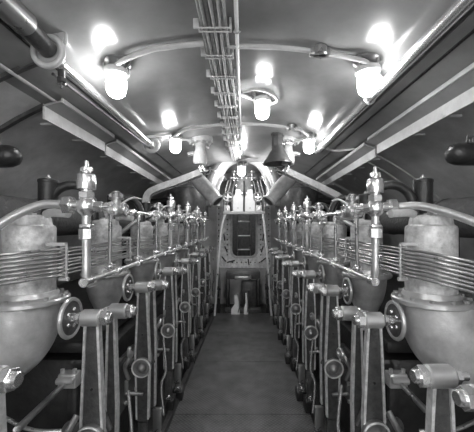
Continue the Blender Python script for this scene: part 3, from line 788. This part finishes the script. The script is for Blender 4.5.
    t = thing('white_board', P(243 + s * 6.0 + 1, 200.5, 5.15), 'narrow white board, %s one of the pair over the doorway' % SIDE[s], 'board', 'white boards over the doorway')
    mb = MB(); mb.prism([(-.085, 0, -.197), (.085, 0, -.197), (.085, 0, .06), (.05, 0, .11), (.045, 0, .19), (-.045, 0, .19), (-.05, 0, .11), (-.085, 0, .06)], (0, .03, 0)); mb.build('board', 'white', t, smooth=False)
    each('screw', 'bolt', t, (.12, -.13), lambda mb, z: mb.hex((0, -.01, z), (0, .01, z), .012))
    # vertical pipes from board level to deckhead
    for j, (xx, w) in enumerate(((.20, .014), (.285, .017), (.345, .014))):
        a = Vector((s * xx + .02, 5.165, 1.795)); b = Vector((s * xx * .8 + .02, 5.165, 2.34))
        o = MB().tube([a - a, (b - a) * .5 + Vector((s * .03, 0, 0)), b - a], w, 8).build('riser_pipe', 'steel'); o.location = a
        tag(o, '%s slim riser pipe from the centre line, overhead on the %s' % (ORD[j], SIDE[s]), 'pipe', 'slim riser pipes over the doorway')
    for j, (dx, py, dd) in enumerate(((9, 178, 5.0), (21, 178, 4.95), (30, 190, 5.0), (36, 206, 4.95), (33, 168, 4.9))):
        t = thing('overhead_valve', P(243 + s * dx, py, dd), '%s small bright valve fitting out from the centre line, overhead %s' % (ORD[j], SIDE[s]), 'valve', 'small bright valve fittings overhead')
        mb = MB(); mb.ball((0, 0, 0), .035, 12); mb.cyl((-.07, 0, 0), (.07, 0, 0), .016); mb.cyl((0, 0, -.05), (0, 0, .1), .018); mb.build('body', 'steel', t)
        mb = MB(); mb.torus((0, 0, .1), (0, .3, 1), .035, .008, 18, 6); mb.hex((-.07, 0, 0), (-.045, 0, 0), .026); mb.hex((.045, 0, 0), (.07, 0, 0), .026); mb.build('tap_wheel', 'steel', t)
# central casing behind the boards
t = thing('overhead_gearbox', (.02, 5.45, 1.83), 'pale bolted casting over the doorway behind the white boards', 'gearbox')
MB().box((0, 0, .14), (.5, .12, .32), .04).build('housing', 'light', t)
MB().lathe((0, -.0, .45), (0, -1, 0), [(.16, 0), (.16, .05), (.12, .07), (.05, .075)], 28).build('round_cover', 'light', t)
boltring(t.children[-1], 'cover_bolt', 'steel', (0, -.045, .45), (0, -1, 0), .14, 10, .014, .02)
# engine-room telegraph rod
t = thing('telegraph_rod', (.02, 5.13, 1.945), 'dark upright rod between the two white boards', 'rod')
MB().cyl((0, 0, -.15), (0, 0, .38), .013, n=10).build('rod', 'black', t)
# siren horn
t = thing('siren_horn', (.37, 3.2, hz(.37)), 'dark flared horn hanging mouth-down from the ceiling right of centre', 'horn')
MB().lathe((0, 0, 0), (0, 0, -1), [(.05, 0), (.055, .02), (.058, .10), (.063, .14), (.085, .19), (.12, .25), (.155, .30), (.160, .315), (.154, .318), (.10, .27), (.03, .2), (.001, .19)], 28, cap=False).build('flare', 'horn', t)
MB().lathe((0, 0, .01), (0, 0, -1), [(.07, 0), (.07, .03), (.060, .035), (.060, .05), (.064, .13), (.06, .15)], 8).build('neck', 'horn', t)
mb = MB(); mb.torus((0, 0, -.312), (0, 0, 1), .153, .006, 28, 6); mb.build('rim', 'pipe', t)
mb = MB(); mb.tube([(.05, 0, -.1), (.1, .0, -.08), (.16, .02, -.09), (.22, .05, -.05)], .012, 8); mb.ball((.1, 0, -.09), .022, 10); mb.build('air_fitting', 'steel', t)

# ---------------------------------------------------------------- guard frame before the doorway
t = thing('guard_rail', (0, 5.15, .012), 'white guard frame of two flared uprights and a crossbar before the doorway', 'guard rail')
MB().box((.02, 0, 1.765), (.72, .05, .055), .01).build('crossbar', 'duct', t)
for s in (-1, 1):
    MB().tube([(s * .32 + .02, 0, 1.75), (s * .37 + .0, 0, 1.5), (s * .42, 0, .95), (s * .455, 0, .4), (s * .49, 0, 0)], .019, 12).build('upright', 'white', t)
t = thing('step_box', (.0, 5.45, 0), 'dark worn step box under the forward doorway', 'step')
MB().box((0, .1, .66), (.62, .3, .14), .02).build('shelf', 'iron', t)
MB().box((0, -.02, .62), (.30, .2, .07), .01).build('tread', 'pipe', t)
for x in (-.28, .28): MB().box((x, .1, .3), (.06, .3, .6), .01).build('support', 'black', t)
MB().box((0, -.1, .05), (.66, .12, .1), .02).build('sill', 'lever', t)
MB().box((.12, .2, .28), (.3, .1, .5), .02).build('back_panel', 'iron', t)
for s in (-1, 1):
    t = thing('clutch_wheel', (s * .43, 5.30, .56), 'thin dark clutch wheel standing %s of the step box' % SIDE[s], 'wheel', 'clutch wheels by the step')
    MB().torus((0, 0, 0), (1, -.18 * s, 0), .27, .014, 36, 8).build('outer_rim', 'pipe', t)
    MB().torus((0, 0, 0), (1, -.18 * s, 0), .20, .010, 36, 8).build('inner_rim', 'iron', t)
    mb = MB(); mb.cyl((-.03, 0, 0), (.03, 0, 0), .04)
    for a in range(3):
        c, d = math.cos(a * PI / 3 + .3), math.sin(a * PI / 3 + .3); mb.cyl((-s*.09*c*0, -.26 * c, -.26 * d), (0, .26 * c, .26 * d), .008, n=8)
    mb.build('spoke', 'iron', t)
    mb = MB(); mb.box((0, .05, -.3), (.05, .08, .52)); mb.build('stand', 'black', t)
for j, (px, w, h) in enumerate(((235.5, .15, .34), (246, .075, .38))):
    t = thing('white_guard', (P(px, 300, 5.2)[0], 5.22, 0), ('left, wider' if j == 0 else 'right, narrower') + ' white bent sheet guard on the deck under the step box', 'guard', 'white guards under the step')
    mb = MB(); mb.prism([(-w * .5, 0, .012), (w * .5, 0, .012), (w * .42, 0, h * .6), (w * .2, 0, h), (-w * .15, 0, h), (-w * .1, 0, h * .55), (-w * .5, 0, h * .3)], (0, .03, 0)); mb.build('sheet', 'white', t, smooth=False)
    mb = MB(); mb.tube([(w * .3, -.01, .05), (w * .45, -.02, h * .5), (w * .3, -.01, h * 1.1)], .010, 8); mb.build('edge_pipe', 'pipe', t)
# ---------------------------------------------------------------- camera and view
cam = bpy.data.cameras.new('camera'); co = bpy.data.objects.new('camera', cam); COL.objects.link(co)
co.location = (0, 0, EYE); co.rotation_euler = (PI / 2, 0, 0)
cam.sensor_fit = 'HORIZONTAL'; cam.sensor_width = 36; cam.lens = F / 474 * 36
cam.shift_x = -6 / 474; cam.shift_y = 10 / 474
cam.clip_start = .02; SC.camera = co
w = bpy.data.worlds.new('world'); SC.world = w; w.use_nodes = True
w.node_tree.nodes['Background'].inputs['Color'].default_value = (0, 0, 0, 1)
SC.view_settings.view_transform = 'Standard'; SC.view_settings.look = 'None'
SC.view_settings.exposure = 1.75; SC.view_settings.gamma = 1
